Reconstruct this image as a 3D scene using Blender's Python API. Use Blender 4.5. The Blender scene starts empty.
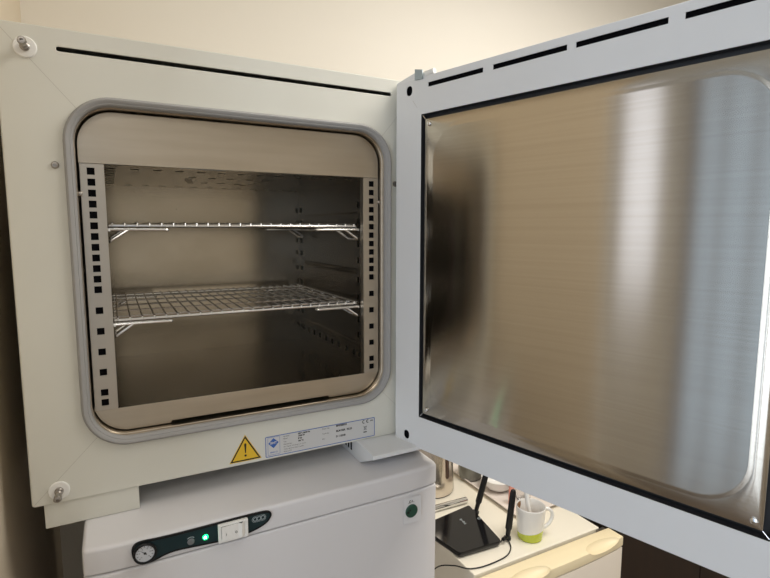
import bpy, bmesh, math, random
from mathutils import Vector, Matrix, Euler
random.seed(4)
PI = math.pi
sc = bpy.context.scene
COL = sc.collection

# ------------------------------------------------------------------ camera
yaw, pitch, roll = math.radians(27.74623), math.radians(6.6277), math.radians(0.05457)
CAM = Vector((0.12324883, -0.87270224, 0.4064074))
fwd = Vector((math.sin(yaw)*math.cos(pitch), math.cos(yaw)*math.cos(pitch), -math.sin(pitch)))
rt = Vector((math.cos(yaw), -math.sin(yaw), 0)); up = rt.cross(fwd)
rt, up = rt*math.cos(roll)+up*math.sin(roll), up*math.cos(roll)-rt*math.sin(roll)
cd = bpy.data.cameras.new('camera'); cd.sensor_width = 36; cd.lens = 36*517.334/770
cd.clip_start = 0.01
cam = bpy.data.objects.new('camera', cd); COL.objects.link(cam)
M = Matrix((rt, up, -fwd)).transposed().to_4x4(); M.translation = CAM
cam.matrix_world = M
sc.camera = cam

# ------------------------------------------------------------------ world, lights, exposure
w = bpy.data.worlds.new('daylight'); sc.world = w; w.use_nodes = True
w.node_tree.nodes['Background'].inputs[0].default_value = (0.62, 0.78, 1.0, 1)
w.node_tree.nodes['Background'].inputs[1].default_value = 0.38

def area(name, loc, rot, sx, sy, power, col):
    l = bpy.data.lights.new(name, 'AREA'); l.shape = 'RECTANGLE'; l.size = sx; l.size_y = sy
    l.energy = power; l.color = col
    o = bpy.data.objects.new(name, l); COL.objects.link(o); o.location = loc; o.rotation_euler = rot
    return o
# daylight through the two openings of the left-hand wall, the ceiling lamp, and added unseen fills
area('daylight_narrow_window', (-1.72, -0.235, 0.70), (0, -PI/2, 0), 1.35, 0.27, 1.1, (0.93, 0.92, 1.0))
area('daylight_balcony_door', (-1.72, -0.73, 0.15), (0, -PI/2, 0), 2.45, 0.54, 1.3, (0.66, 0.82, 1.0))
area('balcony_door_far_fill', (-1.72, -1.74, 0.15), (0, -PI/2, 0), 2.45, 1.04, 16, (0.80, 0.89, 1.0))  # far part of the opening made brighter to fill the incubator door frame
area('ceiling_lamp_light', (1.35, -0.50, 1.42), (0, 0, 0), 1.0, 1.0, 21, (1.0, 0.95, 0.87))
area('rear_ceiling_fill', (-0.3, -1.9, 1.42), (0, 0, 0), 1.0, 0.6, 6, (1.0, 0.96, 0.90))  # added lamp, brightens the rear of the room that the steel reflects
area('rear_wall_fill', (-0.70, -2.98, 0.35), (PI/2, 0, PI), 1.25, 1.6, 14, (0.98, 0.97, 0.95))  # added unseen source, gives level light on the cabinet front

vs = sc.view_settings
vs.view_transform = 'Standard'; vs.look = 'None'; vs.gamma = 1.0; vs.use_curve_mapping = False
vs.exposure = 0.52
sc.cycles.use_denoising = True
sc.cycles.max_bounces = 10
sc.cycles.diffuse_bounces = 5
sc.cycles.glossy_bounces = 6
sc.cycles.sample_clamp_indirect = 8.0

# ------------------------------------------------------------------ materials
def mat(name, col, rough=0.5, metal=0.0, spec=0.5, emit=None, es=0, coat=0, bump=None, var=None, aniso=None, trans=0, ior=1.45):
    """bump=(scale vector, strength, distance)  var=(scale vector, amount, colour)"""
    m = bpy.data.materials.new(name); m.use_nodes = True
    nt = m.node_tree; b = nt.nodes['Principled BSDF']
    b.inputs['Base Color'].default_value = (*col, 1)
    b.inputs['Roughness'].default_value = rough
    b.inputs['Metallic'].default_value = metal
    b.inputs['Specular IOR Level'].default_value = spec
    b.inputs['Coat Weight'].default_value = coat
    b.inputs['Transmission Weight'].default_value = trans
    b.inputs['IOR'].default_value = ior
    if emit:
        b.inputs['Emission Color'].default_value = (*emit, 1); b.inputs['Emission Strength'].default_value = es
    tc = nt.nodes.new('ShaderNodeTexCoord')
    def noise(scale, detail=4):
        mp = nt.nodes.new('ShaderNodeMapping'); mp.inputs['Scale'].default_value = scale
        n = nt.nodes.new('ShaderNodeTexNoise'); n.inputs['Scale'].default_value = 1.0; n.inputs['Detail'].default_value = detail
        nt.links.new(tc.outputs['Object'], mp.inputs['Vector']); nt.links.new(mp.outputs['Vector'], n.inputs['Vector'])
        return n
    if bump:
        n = noise(bump[0]); bp = nt.nodes.new('ShaderNodeBump')
        bp.inputs['Strength'].default_value = bump[1]; bp.inputs['Distance'].default_value = bump[2]
        nt.links.new(n.outputs['Fac'], bp.inputs['Height']); nt.links.new(bp.outputs['Normal'], b.inputs['Normal'])
    if var:
        n = noise(var[0]); rp = nt.nodes.new('ShaderNodeValToRGB')
        rp.color_ramp.elements[0].position = 0.35; rp.color_ramp.elements[1].position = 0.7
        rp.color_ramp.elements[0].color = (*col, 1)
        c2 = [col[i]*(1-var[1])+var[2][i]*var[1] for i in range(3)]
        rp.color_ramp.elements[1].color = (*c2, 1)
        nt.links.new(n.outputs['Fac'], rp.inputs['Fac']); nt.links.new(rp.outputs['Color'], b.inputs['Base Color'])
    if aniso:
        b.inputs['Anisotropic'].default_value = aniso
        t = nt.nodes.new('ShaderNodeTangent'); t.direction_type = 'UV_MAP'; t.uv_map = 'UVMap'
        nt.links.new(t.outputs['Tangent'], b.inputs['Tangent'])
    return m

cream = mat('cream_enamel', (0.70, 0.695, 0.63), 0.38, bump=((900, 900, 900), 0.04, 0.0004), var=((5, 5, 5), 0.5, (0.67, 0.655, 0.585)))
grey_en = mat('pale_grey_enamel', (0.75, 0.76, 0.77), 0.42, bump=((900, 900, 900), 0.04, 0.0004))
white_pl = mat('white_plastic', (0.86, 0.85, 0.82), 0.35)
white_en = mat('white_appliance_enamel', (0.71, 0.70, 0.715), 0.30, bump=((700, 700, 700), 0.03, 0.0004))
seal_m = mat('grey_silicone', (0.335, 0.33, 0.325), 0.6, spec=0.3)
steel_b = mat('brushed_steel_pane', (0.55, 0.505, 0.435), 0.17, 1.0, aniso=0.95,
              bump=((3, 3, 380), 0.05, 0.0003), var=((2.2, 2.2, 300), 0.5, (0.47, 0.425, 0.36)))
steel_f = mat('brushed_steel_flange', (0.53, 0.465, 0.38), 0.30, 1.0, bump=((6, 6, 500), 0.10, 0.0005), var=((6, 6, 60), 0.6, (0.44, 0.375, 0.29)))
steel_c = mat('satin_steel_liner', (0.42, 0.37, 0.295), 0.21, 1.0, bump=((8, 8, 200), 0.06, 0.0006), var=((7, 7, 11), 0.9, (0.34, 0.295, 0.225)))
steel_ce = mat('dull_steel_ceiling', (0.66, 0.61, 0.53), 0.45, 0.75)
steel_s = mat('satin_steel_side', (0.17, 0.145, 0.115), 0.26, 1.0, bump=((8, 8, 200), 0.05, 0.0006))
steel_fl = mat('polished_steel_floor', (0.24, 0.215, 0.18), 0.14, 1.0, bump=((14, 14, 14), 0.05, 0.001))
steel_p = mat('steel_post', (0.50, 0.45, 0.385), 0.33, 1.0, bump=((6, 6, 400), 0.05, 0.0004))
chrome = mat('chrome', (0.78, 0.78, 0.78), 0.12, 1.0)
wire_m = mat('chromed_wire', (0.88, 0.87, 0.85), 0.27, 1.0)
bolt_m = mat('dull_bolt_steel', (0.40, 0.37, 0.34), 0.35, 1.0)
dark_m = mat('cavity_shade', (0.003, 0.003, 0.004), 0.9, spec=0.1)  # black standing in for the shade inside holes and slots
seam_m = mat('faint_seam', (0.50, 0.48, 0.43), 0.6)
gap_m = mat('dark_grey_gasket', (0.035, 0.036, 0.04), 0.45)
black_pl = mat('black_gloss_plastic', (0.006, 0.006, 0.007), 0.09, spec=0.4)
black_m = mat('black_matt_plastic', (0.009, 0.009, 0.010), 0.42, spec=0.35)
blue_m = mat('blue_print', (0.04, 0.12, 0.42), 0.5)
label_m = mat('label_film', (0.60, 0.60, 0.60), 0.35)
print_m = mat('dark_print', (0.05, 0.05, 0.05), 0.5)
yellow_m = mat('yellow_sticker', (0.78, 0.50, 0.035), 0.4)
black_pr = mat('black_print', (0.01, 0.01, 0.01), 0.45)
teal_m = mat('dark_teal_panel', (0.006, 0.025, 0.031), 0.30)
silver_pr = mat('silver_print', (0.42, 0.48, 0.50), 0.4)
lens_grey = mat('grey_lamp_lens', (0.16, 0.17, 0.18), 0.5)
led_m = mat('green_lit_lamp', (0.02, 0.6, 0.25), 0.3, emit=(0.01, 0.75, 0.20), es=2.2)
led_core = mat('bright_green_lamp_core', (0.2, 0.9, 0.5), 0.3, emit=(0.35, 1.0, 0.60), es=60)
lock_m = mat('dark_green_lock', (0.02, 0.075, 0.052), 0.4)
dial_m = mat('white_dial', (0.62, 0.64, 0.68), 0.4)
fridge_w = mat('ivory_top', (0.84, 0.79, 0.68), 0.34)
fridge_y = mat('yellowed_plastic', (0.86, 0.74, 0.50), 0.40)
fridge_f = mat('ivory_door_front', (0.80, 0.72, 0.62), 0.4)
tray_m = mat('blush_tray', (0.84, 0.76, 0.70), 0.35)
ceramic = mat('white_ceramic', (0.82, 0.81, 0.79), 0.15, coat=0.4)
grey_cer = mat('grey_glazed', (0.20, 0.20, 0.18), 0.15, 0.3)
pink_m = mat('pink_print', (0.60, 0.14, 0.25), 0.4)
red_m = mat('red_foil', (0.70, 0.28, 0.22), 0.35)
glass_m = mat('clear_glass', (0.95, 0.95, 0.95), 0.03, trans=1.0)
kettle_m = mat('brushed_kettle_steel', (0.66, 0.60, 0.53), 0.24, 1.0)
brown_m = mat('dark_brown_window', (0.06, 0.03, 0.018), 0.25)
darkwood = mat('dark_brown_wood', (0.022, 0.012, 0.008), 0.45, var=((30, 30, 2), 0.5, (0.012, 0.007, 0.005)))
wall_m = mat('warm_cream_plaster', (0.88, 0.84, 0.765), 0.85, bump=((60, 60, 60), 0.06, 0.002), var=((2, 2, 2), 0.5, (0.86, 0.815, 0.735)))
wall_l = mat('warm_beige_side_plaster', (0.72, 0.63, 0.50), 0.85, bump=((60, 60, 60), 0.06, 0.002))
ceil_m = mat('white_ceiling_paint', (0.85, 0.83, 0.78), 0.9)
floor_m = mat('grey_brown_lino', (0.24, 0.18, 0.13), 0.5, var=((20, 20, 20), 0.6, (0.18, 0.14, 0.10)))
frame_m = mat('brown_window_frame', (0.25, 0.14, 0.07), 0.5)
coffee_m = mat('coffee_stain', (0.30, 0.15, 0.06), 0.3)

def mug_mat():
    m = mat('white_and_green_glaze', (0.82, 0.81, 0.79), 0.15, coat=0.4)
    nt = m.node_tree; b = nt.nodes['Principled BSDF']
    g = nt.nodes.new('ShaderNodeTexCoord'); s = nt.nodes.new('ShaderNodeSeparateXYZ'); nt.links.new(g.outputs['Object'], s.inputs[0])
    a = nt.nodes.new('ShaderNodeMath'); a.operation = 'MULTIPLY_ADD'          # z - k*(x-y)
    d = nt.nodes.new('ShaderNodeMath'); d.operation = 'SUBTRACT'
    nt.links.new(s.outputs[0], d.inputs[0]); nt.links.new(s.outputs[1], d.inputs[1])
    nt.links.new(d.outputs[0], a.inputs[0]); a.inputs[1].default_value = -0.13; nt.links.new(s.outputs[2], a.inputs[2])
    c = nt.nodes.new('ShaderNodeMath'); c.operation = 'LESS_THAN'; c.inputs[1].default_value = 0.0245
    nt.links.new(a.outputs[0], c.inputs[0])
    mx = nt.nodes.new('ShaderNodeMix'); mx.data_type = 'RGBA'
    mx.inputs[6].default_value = (0.82, 0.81, 0.79, 1); mx.inputs[7].default_value = (0.50, 0.56, 0.045, 1)
    nt.links.new(c.outputs[0], mx.inputs[0]); nt.links.new(mx.outputs[2], b.inputs['Base Color'])
    return m
mug_m = mug_mat()

# ------------------------------------------------------------------ object helpers
def root(name, loc, label, cat, group=None):
    o = bpy.data.objects.new(name, None); o.empty_display_size = 0.05; COL.objects.link(o)
    o.location = loc; o['label'] = label; o['category'] = cat
    if group: o['group'] = group
    return o

def obj(name, src, m, parent=None, smooth=False, label=None, bevel=0, solid=0):
    """src: bmesh or mesh with vertices in world coordinates"""
    if isinstance(src, bmesh.types.BMesh):
        me = bpy.data.meshes.new(name); src.normal_update(); src.to_mesh(me); src.free()
    else: me = src; me.name = name
    me.materials.clear(); me.materials.append(m)
    o = bpy.data.objects.new(name, me); COL.objects.link(o)
    if parent is not None:
        o.parent = parent
        if parent.type == 'EMPTY': o.matrix_parent_inverse = Matrix.Translation(-Vector(parent.location))
    if smooth:
        for p in me.polygons: p.use_smooth = True
        try: me.set_sharp_from_angle(angle=math.radians(38))
        except Exception: pass
    if solid:
        s = o.modifiers.new('solid', 'SOLIDIFY'); s.thickness = solid; s.offset = -1
    if bevel:
        b = o.modifiers.new('bevel', 'BEVEL'); b.width = bevel; b.segments = 3; b.limit_method = 'ANGLE'
        for p in me.polygons: p.use_smooth = True
        b.harden_normals = True
    if label: o['label'] = label
    return o

def single(name, src, m, base, label, cat, group=None, **k):
    o = obj(name, src, m, **k)
    o.data.transform(Matrix.Translation(-Vector(base))); o.location = base
    o['label'] = label; o['category'] = cat
    if group: o['group'] = group
    return o

def structure(name, src, m, **k):
    o = obj(name, src, m, **k); o['kind'] = 'structure'; return o

def box(x0, x1, y0, y1, z0, z1, bm=None):
    bm = bm or bmesh.new()
    v = [bm.verts.new(p) for p in ((x0,y0,z0),(x1,y0,z0),(x1,y1,z0),(x0,y1,z0),(x0,y0,z1),(x1,y0,z1),(x1,y1,z1),(x0,y1,z1))]
    for f in ((0,3,2,1),(4,5,6,7),(0,1,5,4),(1,2,6,5),(2,3,7,6),(3,0,4,7)): bm.faces.new([v[i] for i in f])
    return bm

def loft(loops, cap0=False, cap1=False, closed=False, bm=None):
    bm = bm or bmesh.new()
    R = [[bm.verts.new(p) for p in lp] for lp in loops]
    n = len(R[0]); rng = range(len(R)) if closed else range(len(R)-1)
    for i in rng:
        a, b = R[i], R[(i+1) % len(R)]
        for j in range(n):
            k = (j+1) % n
            try: bm.faces.new((a[j], a[k], b[k], b[j]))
            except ValueError: pass
    if cap0: bm.faces.new(list(reversed(R[0])))
    if cap1: bm.faces.new(R[-1])
    return bm

def rrect(x0, y0, x1, y1, r, n=10):
    pts = []
    for cx, cy, a0 in ((x1-r, y0+r, -90), (x1-r, y1-r, 0), (x0+r, y1-r, 90), (x0+r, y0+r, 180)):
        for i in range(n+1):
            a = math.radians(a0+90*i/n); pts.append((cx+r*math.cos(a), cy+r*math.sin(a)))
    return pts

def circ(cx, cy, r, n=28, a0=0): return [(cx+r*math.cos(a0+2*PI*i/n), cy+r*math.sin(a0+2*PI*i/n)) for i in range(n)]

def plate(loops, t, frame, off=0.0, bevel=0.0):
    """flat sheet with holes: outer loop + hole loops in the frame's plane. Front surface sits at local z=off."""
    cu = bpy.data.curves.new('sheet', 'CURVE'); cu.dimensions = '2D'; cu.fill_mode = 'BOTH'
    cu.extrude = max(t/2-bevel, 1e-6)
    if bevel: cu.bevel_depth = bevel; cu.offset = -bevel; cu.bevel_resolution = 2
    for lp in loops:
        s = cu.splines.new('POLY'); s.points.add(len(lp)-1)
        for i, p in enumerate(lp): s.points[i].co = (p[0], p[1], 0, 1)
        s.use_cyclic_u = True
    o = bpy.data.objects.new('sheet', cu); COL.objects.link(o)
    dg = bpy.context.evaluated_depsgraph_get(); me = bpy.data.meshes.new_from_object(o.evaluated_get(dg))
    bpy.data.objects.remove(o); bpy.data.curves.remove(cu)
    me.transform(frame @ Matrix.Translation((0, 0, off-t/2)))
    return me

def text(s, size, frame, x, y, align='LEFT', bold=0.0, sx=1.0):
    cu = bpy.data.curves.new('txt', 'FONT'); cu.body = s; cu.size = size; cu.align_x = align; cu.align_y = 'CENTER'
    cu.offset = bold; cu.extrude = 0.00008; cu.resolution_u = 3
    o = bpy.data.objects.new('txt', cu); COL.objects.link(o)
    dg = bpy.context.evaluated_depsgraph_get(); me = bpy.data.meshes.new_from_object(o.evaluated_get(dg))
    bpy.data.objects.remove(o); bpy.data.curves.remove(cu)
    me.transform(frame @ Matrix.Translation((x, y, 0)) @ Matrix.Diagonal((sx, 1, 1, 1)))
    return me

def join(meshes):
    bm = bmesh.new()
    for me in meshes: bm.from_mesh(me)
    return bm

def frame(o, ex, ey):
    ex = Vector(ex).normalized(); ey = Vector(ey).normalized(); ez = ex.cross(ey)
    m = Matrix((ex, ey, ez)).transposed().to_4x4(); m.translation = Vector(o); return m

def tube(pts, r, seg=8, bm=None, cyclic=False):
    bm = bm or bmesh.new(); P = [Vector(p) for p in pts]; n = len(P); rings = []
    T = []
    for i in range(n):
        a = P[i-1] if (i > 0 or cyclic) else P[i]; b = P[(i+1) % n] if (i < n-1 or cyclic) else P[i]
        T.append((b-a).normalized())
    u = T[0].orthogonal().normalized()
    for i in range(n):
        u = (u-T[i]*u.dot(T[i])).normalized(); v = T[i].cross(u)
        rr = r[i] if isinstance(r, (list, tuple)) else r
        rings.append([P[i]+u*rr*math.cos(2*PI*k/seg)+v*rr*math.sin(2*PI*k/seg) for k in range(seg)])
    return loft(rings, not cyclic, not cyclic, cyclic, bm)

def bend(pts, r=0.004, n=4):
    """round the corners of a polyline"""
    P = [Vector(p) for p in pts]; out = [P[0]]
    for i in range(1, len(P)-1):
        a, b, c = P[i-1], P[i], P[i+1]
        ra = min(r, (a-b).length*0.45, (c-b).length*0.45)
        s, e = b+(a-b).normalized()*ra, b+(c-b).normalized()*ra
        for k in range(n+1):
            t = k/n; out.append(s*(1-t)**2+b*2*t*(1-t)+e*t*t)
    out.append(P[-1]); return out

def lathe(prof, c, axis=(0, 0, 1), seg=32, cap0=True, cap1=True, bm=None):
    ax = Vector(axis).normalized(); u = ax.orthogonal().normalized(); v = ax.cross(u); c = Vector(c)
    return loft([[c+ax*h+u*r*math.cos(2*PI*k/seg)+v*r*math.sin(2*PI*k/seg) for k in range(seg)] for r, h in prof], cap0, cap1, False, bm)

# ------------------------------------------------------------------ the room
FZ, CZ, BY = -1.27, 1.45, 0.66
structure('floor', box(-1.75, 3.2, -3.0, BY, FZ-0.1, FZ), floor_m)
structure('ceiling', box(-1.75, 3.2, -3.0, BY, CZ, CZ+0.1), ceil_m)
structure('wall_back', box(-0.16, 3.2, BY, BY+0.12, FZ, CZ), wall_m)
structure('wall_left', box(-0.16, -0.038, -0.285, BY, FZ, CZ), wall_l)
structure('wall_right', box(3.2, 3.3, -3.0, BY, FZ, CZ), wall_m)
structure('wall_front', plate([[(-1.7, FZ), (3.3, FZ), (3.3, CZ), (-1.7, CZ)], [(-1.33, -0.46), (-0.07, -0.46), (-0.07, 1.16), (-1.33, 1.16)]], 0.12, frame((0, -3.0, 0), (1, 0, 0), (0, 0, 1))), wall_m)  # opening cut for the added fill behind the viewer
structure('wall_alcove', box(-1.6, -0.16, 0.30, 0.42, FZ, CZ), wall_m)
wl = frame((-1.6, 0, 0), (0, 1, 0), (0, 0, 1))
structure('wall_window_side', plate([[(-3.0, FZ), (0.42, FZ), (0.42, CZ), (-3.0, CZ)],
    [(-0.320, 0.10), (-0.150, 0.10), (-0.150, 1.38), (-0.320, 1.38)],
    [(-2.25, -1.05), (-0.46, -1.05), (-0.46, 1.38), (-2.25, 1.38)]], 0.10, wl), wall_m)
fr = bmesh.new()
for a in (-0.60, -0.735): box(-1.64, -1.61, a-0.012, a+0.012, -1.05, 1.38, fr)  # thin unseen bars added to streak the window reflection in the pane
for a in (-0.47, -1.35, -2.24): box(-1.66, -1.60, a-0.025, a+0.025, -1.05, 1.38, fr)
for z in (-1.03, 1.36): box(-1.655, -1.605, -2.24, -0.47, z-0.025, z+0.025, fr)
structure('window_1', fr, frame_m)

# ------------------------------------------------------------------ incubator
W, H = 0.663, 0.68
inc = root('laboratory_incubator', (W/2, 0.3, -0.039), 'cream laboratory incubator with open steel-lined door, standing on the white cabinet', 'incubator')
F = frame((0, 0, 0), (1, 0, 0), (0, 0, 1))       # front face plane, local z towards the room
SX0, SX1, SZ0, SZ1, SR = 0.0695, 0.5935, 0.0728, 0.5944, 0.066
def ring(ins, y, n=12): return [Vector((x, y, z)) for x, z in rrect(SX0+ins, SZ0+ins, SX1-ins, SZ1-ins, max(SR-ins, 0.004), n)]
slot = rrect(0.0690, 0.6500, 0.5948, 0.6562, 0.003, 5)
hole = rrect(SX0+0.011, SZ0+0.011, SX1-0.011, SZ1-0.011, SR-0.011, 12)
fp = obj('front_panel', plate([rrect(0, 0, W, H, 0.003, 3), hole, slot], 0.0024, F, bevel=0.0008), cream, inc, smooth=True)
# housing: an open box behind the front panel
hb = loft([[Vector((x, 0.0023, z)) for x, z in rrect(0.0005, 0.0005, W-0.0005, H-0.0005, 0.003, 3)],
           [Vector((x, 0.60, z)) for x, z in rrect(0.0005, 0.0005, W-0.0005, H-0.0005, 0.003, 3)]], False, True)
obj('housing', hb, cream, inc, solid=0.0015)
for name, a, b in (('seam', (0.001, 0.6785), (0.0885, 0.5755)), ('seam', (0.001, 0.0015), (0.0885, 0.0915)), ('seam', (W-0.001, 0.0015), (0.5745, 0.0915)), ('seam', (W-0.001, 0.6785), (0.5745, 0.5755))):
    d = (Vector(b)-Vector(a)).normalized(); n = Vector((-d.y, d.x))*0.00028
    q = [(a[0]-n.x, a[1]-n.y), (b[0]-n.x, b[1]-n.y), (b[0]+n.x, b[1]+n.y), (a[0]+n.x, a[1]+n.y)]
    obj(name, plate([q], 0.0001, F, off=0.0001), seam_m, fp)
# door gasket ring
prof = [(0.0, 0.0005), (0.0, -0.004), (0.0012, -0.0068), (0.0035, -0.0082), (0.0065, -0.0078), (0.0085, -0.0060), (0.0095, -0.0062), (0.0112, -0.0052), (0.0124, -0.0022), (0.0124, 0.004)]
obj('door_gasket', loft([ring(a, y) for a, y in prof]), seal_m, inc, smooth=True, label='grey rounded rubber gasket')
obj('throat', loft([ring(0.0120, 0.001), ring(0.0124, 0.009), ring(0.0136, 0.0098), ring(0.0140, 0.024), ring(0.0140, 0.06)]), steel_f, inc, smooth=True, label='bent steel rim inside the gasket')
# upper and lower steel plates of the chamber mouth (plane y = 0.02)
fi = 0.0162
def arc_part(top):
    pts = [(p.x, p.z) for p in ring(fi, 0.02, 14)]
    return [p for p in pts if (p[1] > 0.3) == top]
CX0, CX1, CZ0, CZ1 = 0.0997, 0.5623, 0.1115, 0.5013
PY = frame((0, 0.02, 0), (1, 0, 0), (0, 0, 1))
t_ = arc_part(True); t_ = [p for p in t_]
tp = [(t_[0][0], 0.5022)] + t_ + [(t_[-1][0], 0.5022)]
obj('top_flange', plate([tp], 0.0016, PY, bevel=0.0004), steel_f, inc, smooth=True, label='plain brushed steel strip above the chamber')
b_ = arc_part(False)   # starts bottom right
right = [p for p in b_ if p[0] > 0.33]; left = [p for p in b_ if p[0] <= 0.33]
zb = right[0][1]
bp_ = left + [(0.1945, zb), (0.1945, 0.0868+0.0035), (0.4735, 0.0868+0.0035), (0.4735, zb)] + right
bp_ = [(left[0][0], 0.1247)] + left + [(0.1935, zb), (0.1955, 0.0925), (0.4705, 0.0925), (0.4745, zb)] + right + [(right[-1][0], 0.1247)]
obj('bottom_flange', plate([bp_], 0.0016, PY, bevel=0.0004), steel_f, inc, smooth=True, label='brushed steel strip below the chamber with an air gap under it')
zs = [0.4908-0.016*i for i in range(12)]
zs = [z for z in zs]; z0 = zs[-1]
zs += [z0-0.0321*(i+1) for i in range(4)]; zs += [zs[-1]-0.0315, zs[-1]-0.0315-0.0159]
zs = [0.4908-0.01605*i for i in range(12)] + [0.3142-0.0321*(i+1) for i in range(4)] + [0.1536, 0.1377]
for side, x0, x1, hx in (('l', 0.0868, 0.1178, 0.1010), ('r', 0.5472, 0.5776, 0.5633)):
    holes = [[(hx-0.0051, z-0.0052), (hx+0.0051, z-0.0052), (hx+0.0051, z+0.0052), (hx-0.0051, z+0.0052)] for z in zs]
    p = obj('perforated_post', plate([[(x0, 0.1253), (x1, 0.1253), (x1, 0.5016), (x0, 0.5016)]]+holes, 0.0014, PY), steel_p, inc,
            label='steel post with square holes, %s of the chamber' % ('left' if side == 'l' else 'right'))
    xi = x1 if side == 'l' else x0
    obj('post_lip', box(xi-0.0007, xi+0.0007, 0.0205, 0.034, 0.1253, 0.5016), steel_p, p)
    obj('hole_shade', box(x0+0.002, x1-0.002, 0.0218, 0.0226, 0.127, 0.500), dark_m, p)  # black sheet standing in for the shade inside the post holes
    kx = x0-0.0015 if side == 'l' else x1+0.001
    obj('clip', lathe([(0.0015, 0), (0.0034, 0.001), (0.0034, 0.003), (0.002, 0.0042)], (kx, 0.0160, 0.457), (0, 1, 0), 12), bolt_m, p, smooth=True)
# chamber liner
bw = obj('back_panel', box(CX0, CX1, 0.4505, 0.452, CZ0, CZ1), steel_c, inc)
for (x, z, r) in ((0.262, 0.452, 0.0012), (0.36, 0.463, 0.0009), (0.19, 0.442, 0.0008), (0.47, 0.455, 0.0009)):
    obj('rivet', lathe([(r, 0), (r*0.6, 0.0005)], (x, 0.4505, z), (0, -1, 0), 10), bolt_m, bw)
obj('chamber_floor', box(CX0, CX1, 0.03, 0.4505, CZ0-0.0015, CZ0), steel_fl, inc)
FC = frame((0, 0, CZ1), (1, 0, 0), (0, 1, 0))
def sl(x, y, w=0.013, h=0.015): return [(x-w/2, y-h/2), (x+w/2, y-h/2), (x+w/2, y+h/2), (x-w/2, y+h/2)]
chol = [sl(0.162+0.034*i, 0.410) for i in range(12)] + [sl(0.162+0.034*i, 0.070) for i in range(12)]
chol += [sl(0.126, 0.07+0.045*i, 0.015, 0.020) for i in range(8)]
for x, y in ((0.262, 0.165), (0.298, 0.167), (0.3325, 0.171), (0.368, 0.165), (0.401, 0.170), (0.26, 0.20), (0.263, 0.23), (0.274, 0.290), (0.300, 0.276), (0.3337, 0.272), (0.3689, 0.281), (0.40, 0.23), (0.395, 0.265), (0.385, 0.30), (0.27, 0.262)):
    chol.append(sl(x, y))
obj('ceiling_panel', plate([[(CX0, 0.0225), (CX1, 0.0225), (CX1, 0.4505), (CX0, 0.4505)]]+chol, 0.0005, FC, off=0.0005), steel_c, inc, label='slotted steel ceiling of the chamber')
for sx, sgn in ((CX1, 1), (CX0, -1)):
    FS = frame((sx, 0, 0), (0, 1, 0), (0, 0, 1))
    hs = []
    for z in (0.4541, 0.4214, 0.3763, 0.3436, 0.3035, 0.2678, 0.2226, 0.1903):
        for y in (0.066, 0.0785, 0.428, 0.4375): hs.append([(y-0.0038, z-0.006), (y+0.0038, z-0.006), (y+0.0038, z+0.006), (y-0.0038, z+0.006)])
    for i in range(9):
        y = 0.103+i*0.040; z = 0.1490-0.0002*i; hs.append([(y-0.0048, z-0.0055), (y+0.0048, z-0.0055), (y+0.0048, z+0.0055), (y-0.0048, z+0.0055)])
    for y in (0.060, 0.074, 0.428, 0.4375): hs.append([(y-0.0038, 0.1437), (y+0.0038, 0.1437), (y+0.0038, 0.1545), (y-0.0038, 0.1545)])
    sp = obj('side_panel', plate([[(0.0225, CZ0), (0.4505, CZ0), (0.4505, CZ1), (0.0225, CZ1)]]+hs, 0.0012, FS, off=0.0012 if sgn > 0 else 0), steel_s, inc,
             label='slotted steel %s wall of the chamber' % ('right' if sgn > 0 else 'left'))
    for z, r in ((0.3995, 0.0012), (0.322, 0.004), (0.315, 0.0025), (0.243, 0.0012), (0.1725, 0.0035), (0.165, 0.002), (0.134, 0.0012), (0.4385, 0.0012)):
        obj('pressed_ridge', tube([(sx, 0.085, z), (sx, 0.40, z)], r, 8), steel_s, sp, smooth=True)
# locking bolts with white washers, and small screws
for (x, z) in ((0.0333, 0.6495), (0.0343, 0.0190)):
    ws = obj('washer', lathe([(0.0140, 0), (0.0140, 0.0012), (0.0128, 0.0022)], (x, -0.0001, z), (0, -1, 0), 36), white_pl, inc, smooth=True, label='round white washer of a locking bolt')
    pin = [(0.0058, 0.002), (0.0058, 0.005), (0.0046, 0.006), (0.0046, 0.013), (0.0036, 0.014), (0.0036, 0.021), (0.0050, 0.022), (0.0052, 0.030), (0.0042, 0.0315), (0.0020, 0.0317), (0.0018, 0.0285)]
    obj('locking_bolt', lathe(pin, (x, 0, z), (0, -1, 0), 20), bolt_m, ws, smooth=True)
for (x, z) in ((0.0583, 0.4951), (0.6035, 0.4909)):
    s = obj('screw', lathe([(0.0052, 0), (0.0050, 0.0018), (0.0036, 0.0034), (0.0018, 0.0036), (0.0016, 0.0018)], (x, 0, z), (0, -1, 0), 20), bolt_m, inc, smooth=True)
# feet
obj('foot', box(0.0135, 0.1405, 0.003, 0.12, -0.0385, -0.0003), cream, inc, bevel=0.001, label='cream box foot at the front left')
obj('foot', box(0.0135, 0.1405, 0.46, 0.58, -0.0385, -0.0003), cream, inc, bevel=0.001)
obj('foot', box(0.52, 0.65, 0.46, 0.58, -0.0385, -0.0003), cream, inc, bevel=0.001)
pr = [(0.11, -0.0385), (-0.0115, -0.0385), (-0.0670, -0.0122), (-0.0690, -0.0112), (-0.0690, -0.0038), (-0.0650, -0.0026), (-0.001, -0.0006), (0.11, -0.0006)]
FB = frame((0.522, 0, 0), (0, 1, 0), (0, 0, 1))
hbk = obj('hinge_bracket', plate([pr], 0.133, FB, off=0.133, bevel=0.0006), grey_en, inc, smooth=True, label='pale grey bracket foot under the door hinge')
for i, y in enumerate((0.028, 0.041, 0.054)):
    obj('bracket_slot', box(0.5214, 0.5222, y-0.0028, y+0.0028, -0.0285, -0.009), dark_m, hbk)
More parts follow.
